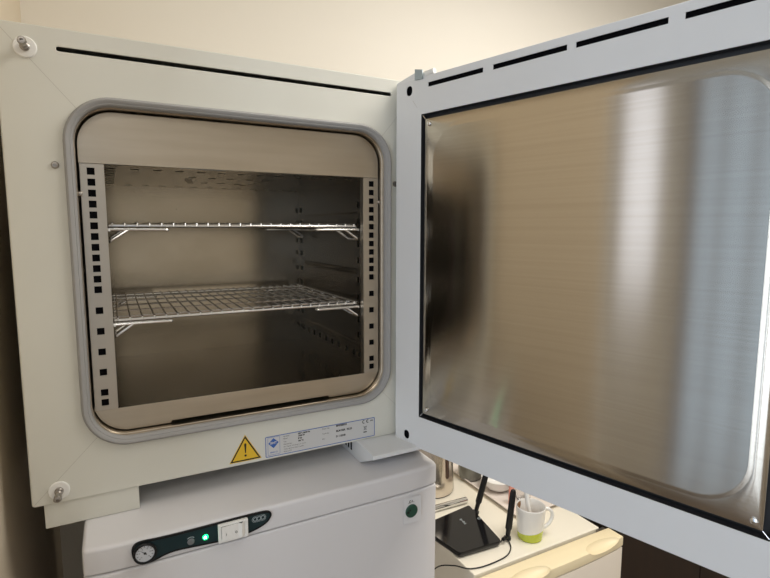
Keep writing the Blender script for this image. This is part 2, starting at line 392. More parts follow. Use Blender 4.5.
# rating plate
FL = frame((0, -0.0004, 0), (1, 0, 0), (0, 0, 1))
lab = obj('rating_plate', plate([rrect(0.3435, 0.0030, 0.5600, 0.0418, 0.0022, 4)], 0.0004, F, off=0.0004), label_m, inc, label='silver rating plate with blue border')
def outline(x0, z0, x1, z1, r, t): return [rrect(x0, z0, x1, z1, r, 4), rrect(x0+t, z0+t, x1-t, z1-t, max(r-t, 0.0002), 4)]
bl = join([plate(outline(0.3440, 0.0036, 0.5595, 0.0413, 0.0020, 0.0012), 0.0001, FL, off=0.0001),
           plate(outline(0.3482, 0.0068, 0.3702, 0.0392, 0.0012, 0.0005), 0.0001, FL, off=0.0001),
           plate([[(0.3492, 0.0283), (0.3585, 0.0187), (0.3680, 0.0283), (0.3585, 0.0375)]], 0.0001, FL, off=0.0001),
           text('BRNO CZ', 0.0030, FL, 0.3590, 0.0112, 'CENTER', 0.0001)])
obj('blue_printing', bl, blue_m, lab)
obj('logo_lettering', text('BMT', 0.0062, frame((0, -0.0006, 0), (1, 0, 0), (0, 0, 1)), 0.3586, 0.0283, 'CENTER', 0.00012), label_m, lab)
tx = []
for s, x, z, sz in (('Výrobek:', .3761, .0368, .0032), ('Model:', .3760, .0321, .0032), ('Typ:', .3768, .0268, .0032), ('Rok výroby:', .3768, .0219, .0032),
                    ('@', 0, 0, 0), ('BMT Medical Technology s.r.o., Cejl 50', .3768, .0172, .0026), ('CZ 656 60 Brno, Czech Republic', .3768, .0126, .0028), ('Made in CZ', .3768, .0084, .0030),
                    ('Order No:', .4504, .0366, .0034), ('Typ/Model:', .4504, .0272, .0030), ('S/N:', .4504, .0171, .0034)):
    if s == '@': obj('field_names', join(tx), print_m, lab); tx = []; continue
    tx.append(text(s, sz, FL, x, z))
    if s == 'Made in CZ': obj('address_lines', join(tx), print_m, lab); tx = []
obj('right_field_names', join(tx), print_m, lab)
tx = []
for s, x, z, sz in (('230 V, 50/60 Hz', .4041, .0371, .0034), ('1300 W', .4040, .0328, .0038), ('IP 20', .4039, .0280, .0036), ('100 °C', .4038, .0233, .0036),
                    ('BP0900553', .4784, .0377, .0048), ('BLM B2R  90.25', .4783, .0276, .0050), ('D 112048', .4781, .0172, .0048)):
    tx.append(text(s, sz, FL, x, z, bold=0.00026))
    if s == '100 °C': obj('field_values', join(tx), print_m, lab); tx = []
obj('dark_lettering', join(tx), print_m, lab)
tx = [text('1023', 0.0034, FL, .5490, .0357, bold=0.00015)]
# CE mark and crossed-out bin
def arc_band(cx, cz, r, t, a0, a1, n=14):
    o_ = [(cx+r*math.cos(math.radians(a0+(a1-a0)*i/n)), cz+r*math.sin(math.radians(a0+(a1-a0)*i/n))) for i in range(n+1)]
    i_ = [(cx+(r-t)*math.cos(math.radians(a0+(a1-a0)*i/n)), cz+(r-t)*math.sin(math.radians(a0+(a1-a0)*i/n))) for i in range(n, -1, -1)]
    return [o_+i_]
tx += [plate(arc_band(.5360, .0357, .0034, .0014, 60, 300), 0.0001, FL, off=0.0001), plate(arc_band(.5445, .0357, .0034, .0014, 60, 300), 0.0001, FL, off=0.0001),
       plate([[(.5420, .0353), (.5442, .0353), (.5442, .0361), (.5420, .0361)]], 0.0001, FL, off=0.0001)]
def strip(a, b, t):
    d = (Vector(b)-Vector(a)).normalized(); n = Vector((-d.y, d.x))*t/2
    return plate([[(a[0]-n.x, a[1]-n.y), (b[0]-n.x, b[1]-n.y), (b[0]+n.x, b[1]+n.y), (a[0]+n.x, a[1]+n.y)]], 0.0001, FL, off=0.0001)
obj('conformity_mark', join(tx), print_m, lab)
tx = [strip((.5362, .0263), (.5372, .0195), .0006), strip((.5414, .0263), (.5404, .0195), .0006), strip((.5372, .0195), (.5404, .0195), .0006), strip((.5355, .0258), (.5421, .0258), .0007),
       strip((.5355, .0188), (.5421, .0268), .0006), strip((.5421, .0188), (.5355, .0268), .0006), strip((.5352, .0150), (.5424, .0150), .0022)]
obj('crossed_bin_symbol', join(tx), print_m, lab)
# warning triangle
tri = [(0.2812, 0.0054), (0.3370, 0.0054), (0.3091, 0.0528)]
def inset(t, d):
    c = Vector((sum(p[0] for p in t)/3, sum(p[1] for p in t)/3)); r_in = abs(c.y-t[0][1]); k = 1-d/r_in
    return [tuple(c+(Vector(p)-c)*k) for p in t]
ws = obj('warning_sticker', plate([tri], 0.0003, F, off=0.0003), yellow_m, inc, label='yellow triangular warning sticker with exclamation mark')
FL2 = frame((0, -0.0003, 0), (1, 0, 0), (0, 0, 1))
ex = join([plate([inset(tri, 0.0010), inset(tri, 0.0032)], 0.0001, FL2, off=0.0001),
           plate([[(0.3083, 0.0200), (0.3099, 0.0200), (0.3110, 0.0355), (0.3104, 0.0370), (0.3091, 0.0375), (0.3078, 0.0370), (0.3072, 0.0355)]], 0.0001, FL2, off=0.0001),
           plate([circ(0.3091, 0.0155, 0.0020, 16)], 0.0001, FL2, off=0.0001)])
obj('exclamation_mark', ex, black_pr, ws, label='black border and exclamation mark')

# ------------------------------------------------------------------ incubator door (open about 106 degrees)
phi = math.radians(-74.20125)
Dv = Vector((math.cos(phi), math.sin(phi), 0)); Pd = Vector((0.5995164, -0.01220152, 0))
FD = frame(Pd, Dv, (0, 0, 1))                    # local z towards the camera side
def dp(u, z, n=0.0): return Pd+Dv*u+Vector((0, 0, z))+FD.to_3x3().col[2]*n
DW = 0.662
ou, ov, oz0, oz1 = 0.0612, 0.6012, 0.0552, 0.6065
sls = [[(a, 0.6503), (b, 0.6503), (b, 0.6578), (a, 0.6578)] for a, b in ((0.0770, 0.1918), (0.2105, 0.3314), (0.3443, 0.4598), (0.4782, 0.5936))]
hls = [rrect(0.0252, 0.6427, 0.0392, 0.6597, 0.0068, 8), rrect(0.0232, 0.0035, 0.0372, 0.0205, 0.0068, 8),
       rrect(DW-0.0392, 0.6427, DW-0.0252, 0.6597, 0.0068, 8), rrect(DW-0.0392, 0.0035, DW-0.0252, 0.0205, 0.0068, 8)]
door = obj('door', plate([rrect(0, -0.0062, DW, 0.6695, 0.002, 3), rrect(ou, oz0, ov, oz1, 0.0012, 3)]+sls+hls, 0.0016, FD, bevel=0.0005), grey_en, inc, smooth=True, label='open door with pale grey enamel frame round a steel pane')
rim = [dp(u, z, -0.0012) for u, z in rrect(0.0004, -0.0058, DW-0.0004, 0.6691, 0.002, 3)]
rim2 = [dp(u, z, -0.042) for u, z in rrect(0.0004, -0.0058, DW-0.0004, 0.6691, 0.002, 3)]
obj('door_shell', loft([rim, rim2], False, True), grey_en, door, solid=0.001)
lip = [[dp(u, z, n) for u, z in rrect(ou+s, oz0+s, ov-s, oz1-s, 0.0012, 3)] for s, n in ((0, -0.0010), (0, -0.011), (0.0006, -0.012))]
obj('opening_lip', loft(lip), gap_m, door, label='dark edge of the frame opening')
obj('gasket_backing', plate([rrect(0.05, 0.045, 0.612, 0.617, 0.003, 3)], 0.002, FD, off=-0.016), gap_m, door, label='dark grey backing behind the steel pane')
for z0, z1 in ((0.640, 0.665), (-0.003, 0.026)):
    obj('hole_shade', plate([[(0.012, z0), (DW-0.012, z0), (DW-0.012, z1), (0.012, z1)]], 0.001, FD, off=-0.004), dark_m, door)  # black sheets painted as the shade behind the frame's slots and holes
# brushed steel pane with a stamped raised field; UV: u runs up the pane so the brushing streaks lights vertically
pu0, pu1, pz0, pz1 = 0.0712, 0.5938, 0.0650, 0.5970
def pl(i, r, n, c=9): return [dp(u, z, n) for u, z in rrect(pu0+i, pz0+i, pu1-i, pz1-i, r, c)]
pane = loft([pl(0, 0.0015, -0.010), pl(0, 0.0015, -0.0006), pl(0.0005, 0.0012, -0.0002), pl(0.0135, 0.060, -0.0002), pl(0.0150, 0.0585, 0.0000), pl(0.0180, 0.0555, 0.0005), pl(0.0195, 0.054, 0.0006), pl(0.0205, 0.053, 0.0006), pl(0.0230, 0.0505, 0.0006)], True, True)
uv = pane.loops.layers.uv.new('UVMap')
for f in pane.faces:
    for l in f.loops:
        l[uv].uv = (l.vert.co.z, (l.vert.co-Pd).dot(Dv))
pn = obj('steel_pane', pane, steel_b, door, smooth=True, label='brushed stainless steel inner pane')
for u, z in ((pu0+0.0085, pz1-0.0085), (pu0+0.0085, pz0+0.0085), (pu1-0.0085, pz0+0.0085), (pu1-0.0085, pz1-0.0085)):
    s = obj('screw', lathe([(0.0044, 0), (0.0042, 0.0012), (0.0030, 0.0019)], dp(u, z, -0.0002), FD.to_3x3().col[2], 18), chrome, door, smooth=True)
for (u, z, s) in ((ou, oz1, -1), (ou, oz0, 1), (ov, oz0, 1), (ov, oz1, -1)):
    du = 0.008 if u == ou else -0.008
    obj('corner_clip', tube([dp(u+du*0.15, z+s*0.0015, -0.0035), dp(u+du, z+s*0.0085, -0.0035)], 0.0008, 6), chrome, door)
for (a, b) in (((0.0410, 0.6330), (0.0520, 0.6190)),):
    d = (Vector(b)-Vector(a)).normalized(); n = Vector((-d.y, d.x))*0.00025
    obj('seam', plate([[(a[0]-n.x, a[1]-n.y), (b[0]-n.x, b[1]-n.y), (b[0]+n.x, b[1]+n.y), (a[0]+n.x, a[1]+n.y)]], 0.0001, FD, off=0.0001), seam_m, door)
# hinge cap above the door and the small latch pieces
obj('hinge_cap', plate([[(-0.004, 0.6610), (-0.0055, 0.6735), (0.0365, 0.6826), (0.0500, 0.6815), (0.085, 0.674), (0.085, 0.6610)]], 0.006, FD, off=-0.008, bevel=0.0006), grey_en, door, smooth=True)
obj('latch_plate', plate([[(0.0485, 0.6660), (0.0660, 0.6655), (0.0660, 0.6805), (0.0485, 0.6845)]], 0.0035, FD, off=0.0036, bevel=0.0003), mat('blue_grey_metal', (0.36, 0.42, 0.44), 0.4), door, label='small blue-grey latch plate')
obj('roller', tube([dp(0.0690, 0.6745, -0.004), dp(0.0880, 0.6755, -0.004)], 0.0048, 18), white_pl, door, smooth=True, label='small white roller')

# ------------------------------------------------------------------ wire shelves and their brackets
def shelf(z, label):
    s = root('wire_shelf', (0.331, 0.22, z-0.004), label, 'shelf', 'wire shelves in the incubator')
    x0, x1, y0, y1 = 0.113, 0.549, 0.044, 0.395
    f = tube(bend([(0.331, y0, z), (x1, y0, z), (x1, y1, z), (x0, y1, z), (x0, y0, z), (0.331, y0, z)], 0.008), 0.0024, 8)
    obj('frame', f, wire_m, s, smooth=True)
    g = bmesh.new()
    for y in (0.078, 0.150, 0.222, 0.290, 0.358): tube([(x0, y, z), (x1, y, z)], 0.0018, 6, g)
    n = 24
    for i in range(n):
        x = x0+0.012+(x1-x0-0.024)*i/(n-1)
        tube([(x, y0-0.0020, z-0.0006), (x, y0-0.0012, z+0.0036), (x, y0+0.002, z+0.0042), (x, y1-0.002, z+0.0042), (x, y1+0.001, z+0.0006)], 0.0015, 6, g)
    obj('wire_grid', g, wire_m, s, smooth=True)
    return s
shelf(0.4112, 'upper chrome wire shelf, seen edge-on at eye level inside the incubator')
shelf(0.2615, 'lower chrome wire shelf with its whole grid visible inside the incubator')

def bracket(side, z, label):
    # the carrier wire loop hooks into the post and the rear slots and holds up one edge of the shelf
    xw = 0.1165 if side == 'left' else 0.5480
    s = 1 if side == 'left' else -1
    b = root('shelf_bracket', (xw, 0.2, z-0.024), label, 'shelf bracket', 'wire brackets under the incubator shelves')
    zt = z-0.0062
    for y, nm in ((0.0395, 'front'), (0.400, 'rear')):
        t = 0.010 if nm == 'front' else -0.010
        arm = tube(bend([(xw+s*0.001, y, zt), (xw+s*0.088, y, zt-0.0005), (xw+s*0.088, y+t, zt-0.0005), (xw+s*0.001, y+t, zt)], 0.003), 0.0024, 8)
        obj('arm', arm, wire_m, b, smooth=True)
        strut = tube(bend([(xw+s*0.030, y, zt-0.001), (xw+s*0.004, y, zt-0.0185), (xw+s*0.004, y+t*4.2, zt-0.0185), (xw+s*0.030, y+t*4.2, zt-0.001)], 0.003), 0.0023, 8)
        obj('strut', strut, wire_m, b, smooth=True)
    obj('carrier_rod', tube([(xw+s*0.004, 0.037, zt-0.0012), (xw+s*0.004, 0.399, zt-0.0012)], 0.0017, 8), wire_m, b, smooth=True)
bracket('left', 0.4112, 'wire bracket under the left end of the upper shelf')
bracket('right', 0.4112, 'wire bracket under the right end of the upper shelf')
bracket('left', 0.2615, 'wire bracket under the left end of the lower shelf')
bracket('right', 0.2615, 'wire bracket under the right end of the lower shelf')

# ------------------------------------------------------------------ white cabinet below
cabn = root('white_laboratory_cabinet', (0.355, 0.25, FZ), 'white laboratory cabinet with dark teal control strip carrying the incubator', 'lab refrigerator')
FX0, FX1, FY, FT = 0.0625, 0.6545, -0.0885, -0.0390
def plan(ins=0.0, yb=0.56):
    """plan outline, front corners softly bowed"""
    P = [(FX1-ins, yb-ins), (FX0+ins, yb-ins)]
    lf = [(FX0, -0.060), (FX0+0.0003, -0.074), (FX0+0.002, -0.0795), (FX0+0.007, -0.0825), (FX0+0.03, -0.0860), (FX0+0.07, -0.0880), (FX0+0.12, FY),
          (0.36, FY), (FX1-0.12, FY), (FX1-0.07, -0.0880), (FX1-0.03, -0.0850), (FX1-0.008, -0.0810), (FX1-0.002, -0.0780), (FX1-0.0003, -0.072), (FX1, -0.060)]
    cx = (FX0+FX1)/2
    for x, y in lf: P.append((x+ins*(1 if x < cx-0.05 else -1 if x > cx+0.05 else 0), y+ins))
    return P
def slab(z0, z1, r=0.006, yb=0.56, rb=0.0):
    L = []
    if rb: L += [[Vector((x, y, z0)) for x, y in plan(rb, yb)], [Vector((x, y, z0+rb)) for x, y in plan(0, yb)]]
    else: L.append([Vector((x, y, z0)) for x, y in plan(0, yb)])
    for k in range(6):
        a = k/5*PI/2; L.append([Vector((x, y, z1-r+r*math.sin(a))) for x, y in plan(r*(1-math.cos(a)), yb)])
    return loft(L, True, True)
obj('lid', slab(-0.0787, FT, 0.0065, rb=0.0015), white_en, cabn, smooth=True, label='white top cover with rounded edge')
obj('body', box(FX0+0.003, FX1-0.003, -0.045, 0.555, FZ+0.05, -0.0788), white_en, cabn)
obj('door', slab(FZ+0.12, -0.0808, 0.004, yb=-0.047, rb=0.002), white_en, cabn, smooth=True, label='plain white cabinet door')
dk = obj('door', box(FX0+0.006, FX1-0.006, -0.075, -0.0455, -0.0808, -0.0787), gap_m, cabn, label='dark seam between cover and door'); dk.name = 'door_seam'
obj('plinth', box(FX0+0.02, FX1-0.02, -0.03, 0.54, FZ, FZ+0.052), gap_m, cabn)
# control strip
out = [(0.1241, -0.0534), (0.1258, -0.0447), (0.1312, -0.0402), (0.1404, -0.0393), (0.1563, -0.0406), (0.1835, -0.0412), (0.2189, -0.0410), (0.2558, -0.0404), (0.2865, -0.0402), (0.3135, -0.0404),
       (0.3232, -0.0418), (0.3287, -0.0470), (0.3277, -0.0536), (0.3210, -0.0621), (0.3063, -0.0682), (0.2903, -0.0718), (0.2699, -0.0735), (0.2472, -0.0729), (0.2250, -0.0713), (0.2034, -0.0696),
       (0.1823, -0.0684), (0.1685, -0.0702), (0.1547, -0.0748), (0.1426, -0.0765), (0.1335, -0.0733), (0.1261, -0.0648)]
out = [(x, z-0.0018) for x, z in out]
def smooth_loop(P, it=2):
    for _ in range(it):
        Q = []
        for i in range(len(P)):
            a, b = P[i], P[(i+1) % len(P)]
            Q += [(a[0]*.75+b[0]*.25, a[1]*.75+b[1]*.25), (a[0]*.25+b[0]*.75, a[1]*.25+b[1]*.75)]
        P = Q
    return P
def shrink(P, d):
    n = len(P); Q = []
    area2 = sum(P[i][0]*P[(i+1) % n][1]-P[(i+1) % n][0]*P[i][1] for i in range(n)); s = 1 if area2 > 0 else -1
    for i in range(n):
        t = (Vector(P[(i+1) % n])-Vector(P[i-1])).normalized(); Q.append((P[i][0]-s*t.y*d, P[i][1]+s*t.x*d))
    return Q
out = smooth_loop(out)
FP = frame((0, FY-0.0002, 0), (1, 0, 0), (0, 0, 1))
cp = obj('control_strip', plate([out], 0.0028, FP, off=0.0026, bevel=0.0005), black_m, cabn, smooth=True, label='curved dark teal control strip with black edge')
FP2 = frame((0, FY-0.0029, 0), (1, 0, 0), (0, 0, 1))
obj('teal_field', plate([shrink(out, 0.0032)], 0.0003, FP2, off=0.0003), teal_m, cp)
gx, gz = 0.1418, -0.0598
g = obj('gauge', lathe([(0.0158, 0), (0.0158, 0.003), (0.0140, 0.0042), (0.0128, 0.0040), (0.0128, 0.0012)], (gx, FY-0.0031, gz), (0, -1, 0), 40), black_m, cp, smooth=True, label='round thermometer dial with white face')
FG = frame((0, FY-0.0044, 0), (1, 0, 0), (0, 0, 1))
# dial print cannot nest deeper, so face, ticks and pointer are siblings of the rim
obj('dial_face', plate([circ(gx, gz, 0.0127, 36)], 0.0003, FG, off=0.0003), dial_m, cp)
FG2 = frame((0, FY-0.0047, 0), (1, 0, 0), (0, 0, 1))
tk = []
for i in range(11):
    a = math.radians(225-27*i); c, s_ = math.cos(a), math.sin(a); r0, r1 = 0.0090, 0.0112
    n = (-s_*0.0003, c*0.0003)
    tk.append(plate([[(gx+c*r0-n[0], gz+s_*r0-n[1]), (gx+c*r1-n[0], gz+s_*r1-n[1]), (gx+c*r1+n[0], gz+s_*r1+n[1]), (gx+c*r0+n[0], gz+s_*r0+n[1])]], 0.0001, FG2, off=0.0001))
    if i % 2 == 0: tk.append(text(str(i*2-4), 0.0028, FG2, gx+c*0.0072, gz+s_*0.0072, 'CENTER'))
a = math.radians(140); c, s_ = math.cos(a), math.sin(a)
tk.append(plate([[(gx-c*0.003+s_*0.0008, gz-s_*0.003-c*0.0008), (gx+c*0.009, gz+s_*0.009), (gx-c*0.003-s_*0.0008, gz-s_*0.003+c*0.0008)]], 0.0001, FG2, off=0.0003))
tk.append(plate([circ(gx, gz, 0.0019, 14)], 0.0001, FG2, off=0.0004))
obj('dial_marks', join(tk), print_m, cp, label='dial ticks, numbers and pointer')
lx, lz = 0.2046, -0.0610
obj('lamp', lathe([(0.0052, 0), (0.0050, 0.0012), (0.0025, 0.0020)], (lx, FY-0.0031, lz), (0, -1, 0), 24), lens_grey, cp, smooth=True, label='unlit grey warning lamp')
ex_, ez_ = 0.2256, -0.0598
obj('lamp', lathe([(0.0044, 0), (0.0042, 0.0014), (0.0026, 0.0022)], (ex_, FY-0.0031, ez_), (0, -1, 0), 24), led_m, cp, smooth=True, label='lit green power lamp')
obj('lamp_core', lathe([(0.0016, 0), (0.0012, 0.0010)], (ex_-0.0005, FY-0.0052, ez_+0.0006), (0, -1, 0), 16), led_core, cp)
pt = [plate(arc_band(lx, lz-0.001, 0.0084, 0.0009, 52, 128), 0.0001, FP2, off=0.0004),
      text('power', 0.0030, FP2, ex_, ez_+0.0078, 'CENTER')]
obj('lamp_printing', join(pt), silver_pr, cp)
pt = []
for x, rx in ((0.3015, 0.0036), (0.3075, 0.0042), (0.3135, 0.0040)):
    o_ = [(x+rx*math.cos(2*PI*i/20), -0.0522+0.0034*math.sin(2*PI*i/20)) for i in range(20)]
    i_ = [(x+(rx-.001)*math.cos(2*PI*i/20), -0.0522+0.0024*math.sin(2*PI*i/20)) for i in range(20)]
    pt.append(plate([o_, i_], 0.0001, FP2, off=0.0004))
o_ = rrect(0.2965, -0.0571, 0.3188, -0.0473, 0.0045, 6); i_ = rrect(0.2970, -0.0566, 0.3183, -0.0478, 0.0040, 6)
pt.append(plate([o_, i_], 0.0001, FP2, off=0.0004))
obj('oval_logo', join(pt), silver_pr, cp)
# rocker switch: rim with a rocker that leans
sw = obj('switch', plate([rrect(0.2440, -0.0742, 0.2892, -0.0450, 0.0010, 3), rrect(0.2485, -0.0708, 0.2852, -0.0482, 0.0006, 3)], 0.0050, FP2, off=0.0048, bevel=0.0004), white_pl, cabn, smooth=True, label='white rocker switch on the control strip')
rk = bmesh.new()
y0 = FY-0.0030
v = [rk.verts.new(p) for p in ((0.2487, y0-0.0052, -0.0706), (0.2487, y0-0.0052, -0.0484), (0.2740, y0-0.0046, -0.0484), (0.2740, y0-0.0046, -0.0706),
                               (0.2790, y0-0.0075, -0.0484), (0.2790, y0-0.0075, -0.0706), (0.2848, y0-0.0020, -0.0484), (0.2848, y0-0.0020, -0.0706))]
rk.faces.new((v[0], v[1], v[2], v[3])); rk.faces.new((v[3], v[2], v[4], v[5])); rk.faces.new((v[5], v[4], v[6], v[7]))
obj('rocker', rk, white_pl, sw, solid=0.001)
FR = frame((0, y0-0.0066, 0), (1, 0, 0), (0, 0, 1))
obj('switch_symbols', join([plate([circ(0.2705, -0.0610, 0.0018, 16), circ(0.2705, -0.0610, 0.0012, 16)], 0.0001, FR, off=0.0002), plate([[(0.2550, -0.0592), (0.2556, -0.0592), (0.2556, -0.0628), (0.2550, -0.0628)]], 0.0001, FR, off=0.0002)]), print_m, sw)
# green key lock with its transparent sticker
st = obj('lock_sticker', plate([rrect(0.5745, -0.1400, 0.6125, -0.0890, 0.0008, 3)], 0.0002, frame((0, -0.0887, 0), (1, 0, 0), (0, 0, 1)), off=0.0006), mat('clear_film', (0.74, 0.74, 0.76), 0.25), cabn, label='square clear sticker around the lock')
obj('lock', lathe([(0.0128, 0), (0.0128, 0.0015), (0.0118, 0.0024)], (0.5914, -0.0892, -0.1160), (0, -1, 0), 32), lock_m, cabn, smooth=True, label='round dark green lock')
obj('keyhole', join([plate([circ(0.5872, -0.1130, 0.0017, 12)], 0.0001, frame((0, -0.0921, 0), (1, 0, 0), (0, 0, 1)), off=0.0002), plate([circ(0.5832, -0.1165, 0.0026, 12)], 0.0001, frame((0, -0.0921, 0), (1, 0, 0), (0, 0, 1)), off=0.0002)]), black_pr, cabn)
FK = frame((0, -0.0897, 0), (1, 0, 0), (0, 0, 1))
obj('sticker_symbols', join([plate([[(0.5840, -0.1002), (0.5880, -0.1002), (0.5880, -0.0996), (0.5840, -0.0996)]], 0.0001, FK, off=0.0001), plate([[(0.5935, -0.0996), (0.5975, -0.0996), (0.5975, -0.0990), (0.5935, -0.0990)]], 0.0001, FK, off=0.0001),
     plate(arc_band(0.5890, -0.0975, 0.0026, 0.0012, 60, 300), 0.0001, FK, off=0.0001), plate([[(0.5905, -0.0990), (0.5935, -0.0990), (0.5935, -0.0950), (0.5923, -0.0950), (0.5923, -0.0980), (0.5905, -0.0983)]], 0.0001, FK, off=0.0001)]), print_m, cabn)

# ------------------------------------------------------------------ small ivory refrigerator on the right
TZ = -0.420
fd = root('small_refrigerator', (1.08, 0.3, FZ), 'small ivory refrigerator with yellowed door cap right of the white cabinet', 'refrigerator')
obj('top', box(0.852, 1.285, 0.050, 0.60, TZ-0.022, TZ), fridge_w, fd, bevel=0.003, label='smooth ivory worktop lid')
obj('body', box(0.856, 1.300, 0.055, 0.60, FZ+0.02, TZ-0.0225), fridge_w, fd, bevel=0.003)
def front(ins=0.0, n=16, x0=0.846, x1=1.3125):
    P = []
    for i in range(n+1):
        t = i/n; x = x0+ins+(x1-x0-2*ins)*t
        P.append((x, -0.006-0.012*math.sin(PI*t)**0.6+ins))
    return P
def dslab(z0, z1, yb, r, x0=0.846, x1=1.3125):
    L = []
    def lp(ins, z): return [Vector((x, y, z)) for x, y in front(ins, x0=x0, x1=x1)]+[Vector((x1-ins, yb-ins, z)), Vector((x0+ins, yb-ins, z))]
    L += [lp(r, z0), lp(0, z0+r)]
    L += [lp(0, z1-r), lp(r*0.3, z1-r*0.3), lp(r, z1)]
    return loft(L, True, True)
capo = obj('door_cap', dslab(-0.452, -0.4235, 0.042, 0.003), fridge_y, fd, smooth=True, label='yellowed plastic top edge of the door with two finger grips')
for cx in (0.975, 1.232):
    cb = bmesh.new(); bmesh.ops.create_uvsphere(cb, u_segments=28, v_segments=16, radius=1.0, matrix=Matrix.Translation((cx, -0.010, -0.4225)) @ Matrix.Diagonal((0.062, 0.024, 0.017, 1)))
    me = bpy.data.meshes.new('cut'); cb.to_mesh(me); cb.free()
    co = bpy.data.objects.new('cut', me); COL.objects.link(co)
    md = capo.modifiers.new('cut', 'BOOLEAN'); md.operation = 'DIFFERENCE'; md.object = co; md.solver = 'EXACT'
    dg = bpy.context.evaluated_depsgraph_get(); nm = bpy.data.meshes.new_from_object(capo.evaluated_get(dg))
    capo.modifiers.clear(); old = capo.data; capo.data = nm; nm.name = 'door_cap'; bpy.data.objects.remove(co)
for p in capo.data.polygons: p.use_smooth = True
capo.data.set_sharp_from_angle(angle=math.radians(35))
obj('door', dslab(FZ+0.08, -0.4525, 0.042, 0.003, x0=0.848, x1=1.3105), fridge_f, fd, smooth=True)
obj('hinge_cover', box(1.272, 1.300, 0.043, 0.050, -0.440, -0.423), bolt_m, fd)

# mug
mc = Vector((1.081, 0.106, TZ))
mg = root('mug', mc, 'white mug with lime green base and a white spoon in it, beside the router', 'mug')
ob_ = lathe([(0.0300, 0.0), (0.0325, 0.0025), (0.0352, 0.030), (0.0376, 0.060), (0.0388, 0.089), (0.0376, 0.0905), (0.0364, 0.089), (0.0348, 0.050), (0.0320, 0.008)], mc, seg=40)
cupo = obj('cup_body', ob_, mug_m, mg, smooth=True, label='white mug body with lime green foot')
cupo.data.transform(Matrix.Translation(-mc)); cupo.location = (0, 0, 0); cupo.matrix_parent_inverse = Matrix.Identity(4)
hd = Vector((0.93, -0.36, 0)).normalized()
hp = [mc+hd*0.0368+Vector((0, 0, 0.074)), mc+hd*0.046+Vector((0, 0, 0.0785)), mc+hd*0.058+Vector((0, 0, 0.070)), mc+hd*0.0615+Vector((0, 0, 0.056)), mc+hd*0.056+Vector((0, 0, 0.040)), mc+hd*0.045+Vector((0, 0, 0.029)), mc+hd*0.0348+Vector((0, 0, 0.024))]
def spline(P, n=5):
    out = []
    for i in range(len(P)-1):
        p0, p1, p2, p3 = P[max(i-1, 0)], P[i], P[i+1], P[min(i+2, len(P)-1)]
        for k in range(n):
            t = k/n; out.append(0.5*((2*p1)+(p2-p0)*t+(2*p0-5*p1+4*p2-p3)*t*t+(3*p1-p0-3*p2+p3)*t**3))
    out.append(P[-1]); return out
obj('handle', tube(spline(hp), 0.0048, 12), ceramic, mg, smooth=True)
obj('coffee_dregs', lathe([(0.0322, 0.030), (0.0324, 0.0305)], mc, seg=32), coffee_m, mg)
# dried coffee drip on the inner wall
drip = bmesh.new(); ra = []
for i in range(9):
    a = math.radians(95+i*9); rr = 0.0361; h0 = 0.086; h1 = 0.086-0.010-0.012*abs(math.sin(i*1.7))
    ra.append((drip.verts.new(mc+Vector((rr*math.cos(a), rr*math.sin(a), h0))), drip.verts.new(mc+Vector(((rr-0.0013)*math.cos(a), (rr-0.0013)*math.sin(a), h1)))))
for i in range(8): drip.faces.new((ra[i][0], ra[i+1][0], ra[i+1][1], ra[i][1]))
obj('coffee_drip', drip, coffee_m, mg)
spn = root('spoon', mc+Vector((0.004, 0.004, 0.032)), 'white plastic spoon standing in the white and green mug', 'spoon')
obj('spoon_handle', tube([mc+Vector((0.004, -0.002, 0.034)), mc+Vector((-0.0005, 0.010, 0.085)), mc+Vector((-0.003, 0.017, 0.125))], [0.0044, 0.0058, 0.0066], 12), white_pl, spn, smooth=True)
obj('spoon_bowl', lathe([(0.002, 0.0), (0.0075, 0.0035), (0.0080, 0.007), (0.003, 0.012)], mc+Vector((0.004, -0.003, 0.031)), (0, 0, 1), 16), white_pl, spn, smooth=True)

# router
rtz = -0.402
Q = [(0.8548, 0.1141), (0.9825, 0.1062), (1.0145, 0.2880), (0.8290, 0.2620)]
ro = root('wireless_router', (0.93, 0.18, TZ), 'flat black glossy wireless router with upright antennas beside the mug', 'router')
def rquad(s, z):
    c = Vector((sum(p[0] for p in Q)/4, sum(p[1] for p in Q)/4)); return [Vector((*(c+(Vector(p)-c)*s), z)) for p in Q]
def roundq(pts, r=0.008, n=4):
    out = []
    for i in range(4):
        a, b, c = pts[i-1], pts[i], pts[(i+1) % 4]; s = b+(a-b).normalized()*r; e = b+(c-b).normalized()*r
        for k in range(n+1): t = k/n; out.append(s*(1-t)**2+b*2*t*(1-t)+e*t*t)
    return out
obj('case', loft([roundq(rquad(0.93, TZ+0.0005)), roundq(rquad(0.985, TZ+0.007)), roundq(rquad(1.0, TZ+0.012)), roundq(rquad(1.0, rtz-0.0015)), roundq(rquad(0.994, rtz))], True, True), black_pl, ro, smooth=True)
def antenna(base, tip, name='antenna'):
    b, t = Vector(base), Vector(tip); ax = (t-b).normalized(); wv = Vector((0.88, -0.46, 0)); wv = (wv-ax*wv.dot(ax)).normalized(); dv = ax.cross(wv)
    L = []
    for f, wd, th in ((0, 0.005, 0.005), (0.06, 0.0062, 0.005), (0.16, 0.0066, 0.005), (0.20, 0.0092, 0.0055), (0.93, 0.0082, 0.0046), (0.985, 0.0062, 0.004), (1.0, 0.003, 0.002)):
        c = b+(t-b)*f; L.append([c+wv*wd*math.cos(2*PI*k/16)+dv*th*math.sin(2*PI*k/16) for k in range(16)])
    a = obj(name, loft(L, True, True), black_m, ro, smooth=True)
    obj('antenna_joint', lathe([(0.006, -0.008), (0.006, 0.008)], b+Vector((0, 0, -0.001)), wv, 16), black_m, a, smooth=True)
antenna((1.0180, 0.2600, -0.4100), (1.0650, 0.2600, -0.2650))
antenna((1.0150, 0.1200, -0.4110), (1.0310, 0.1200, -0.2790))
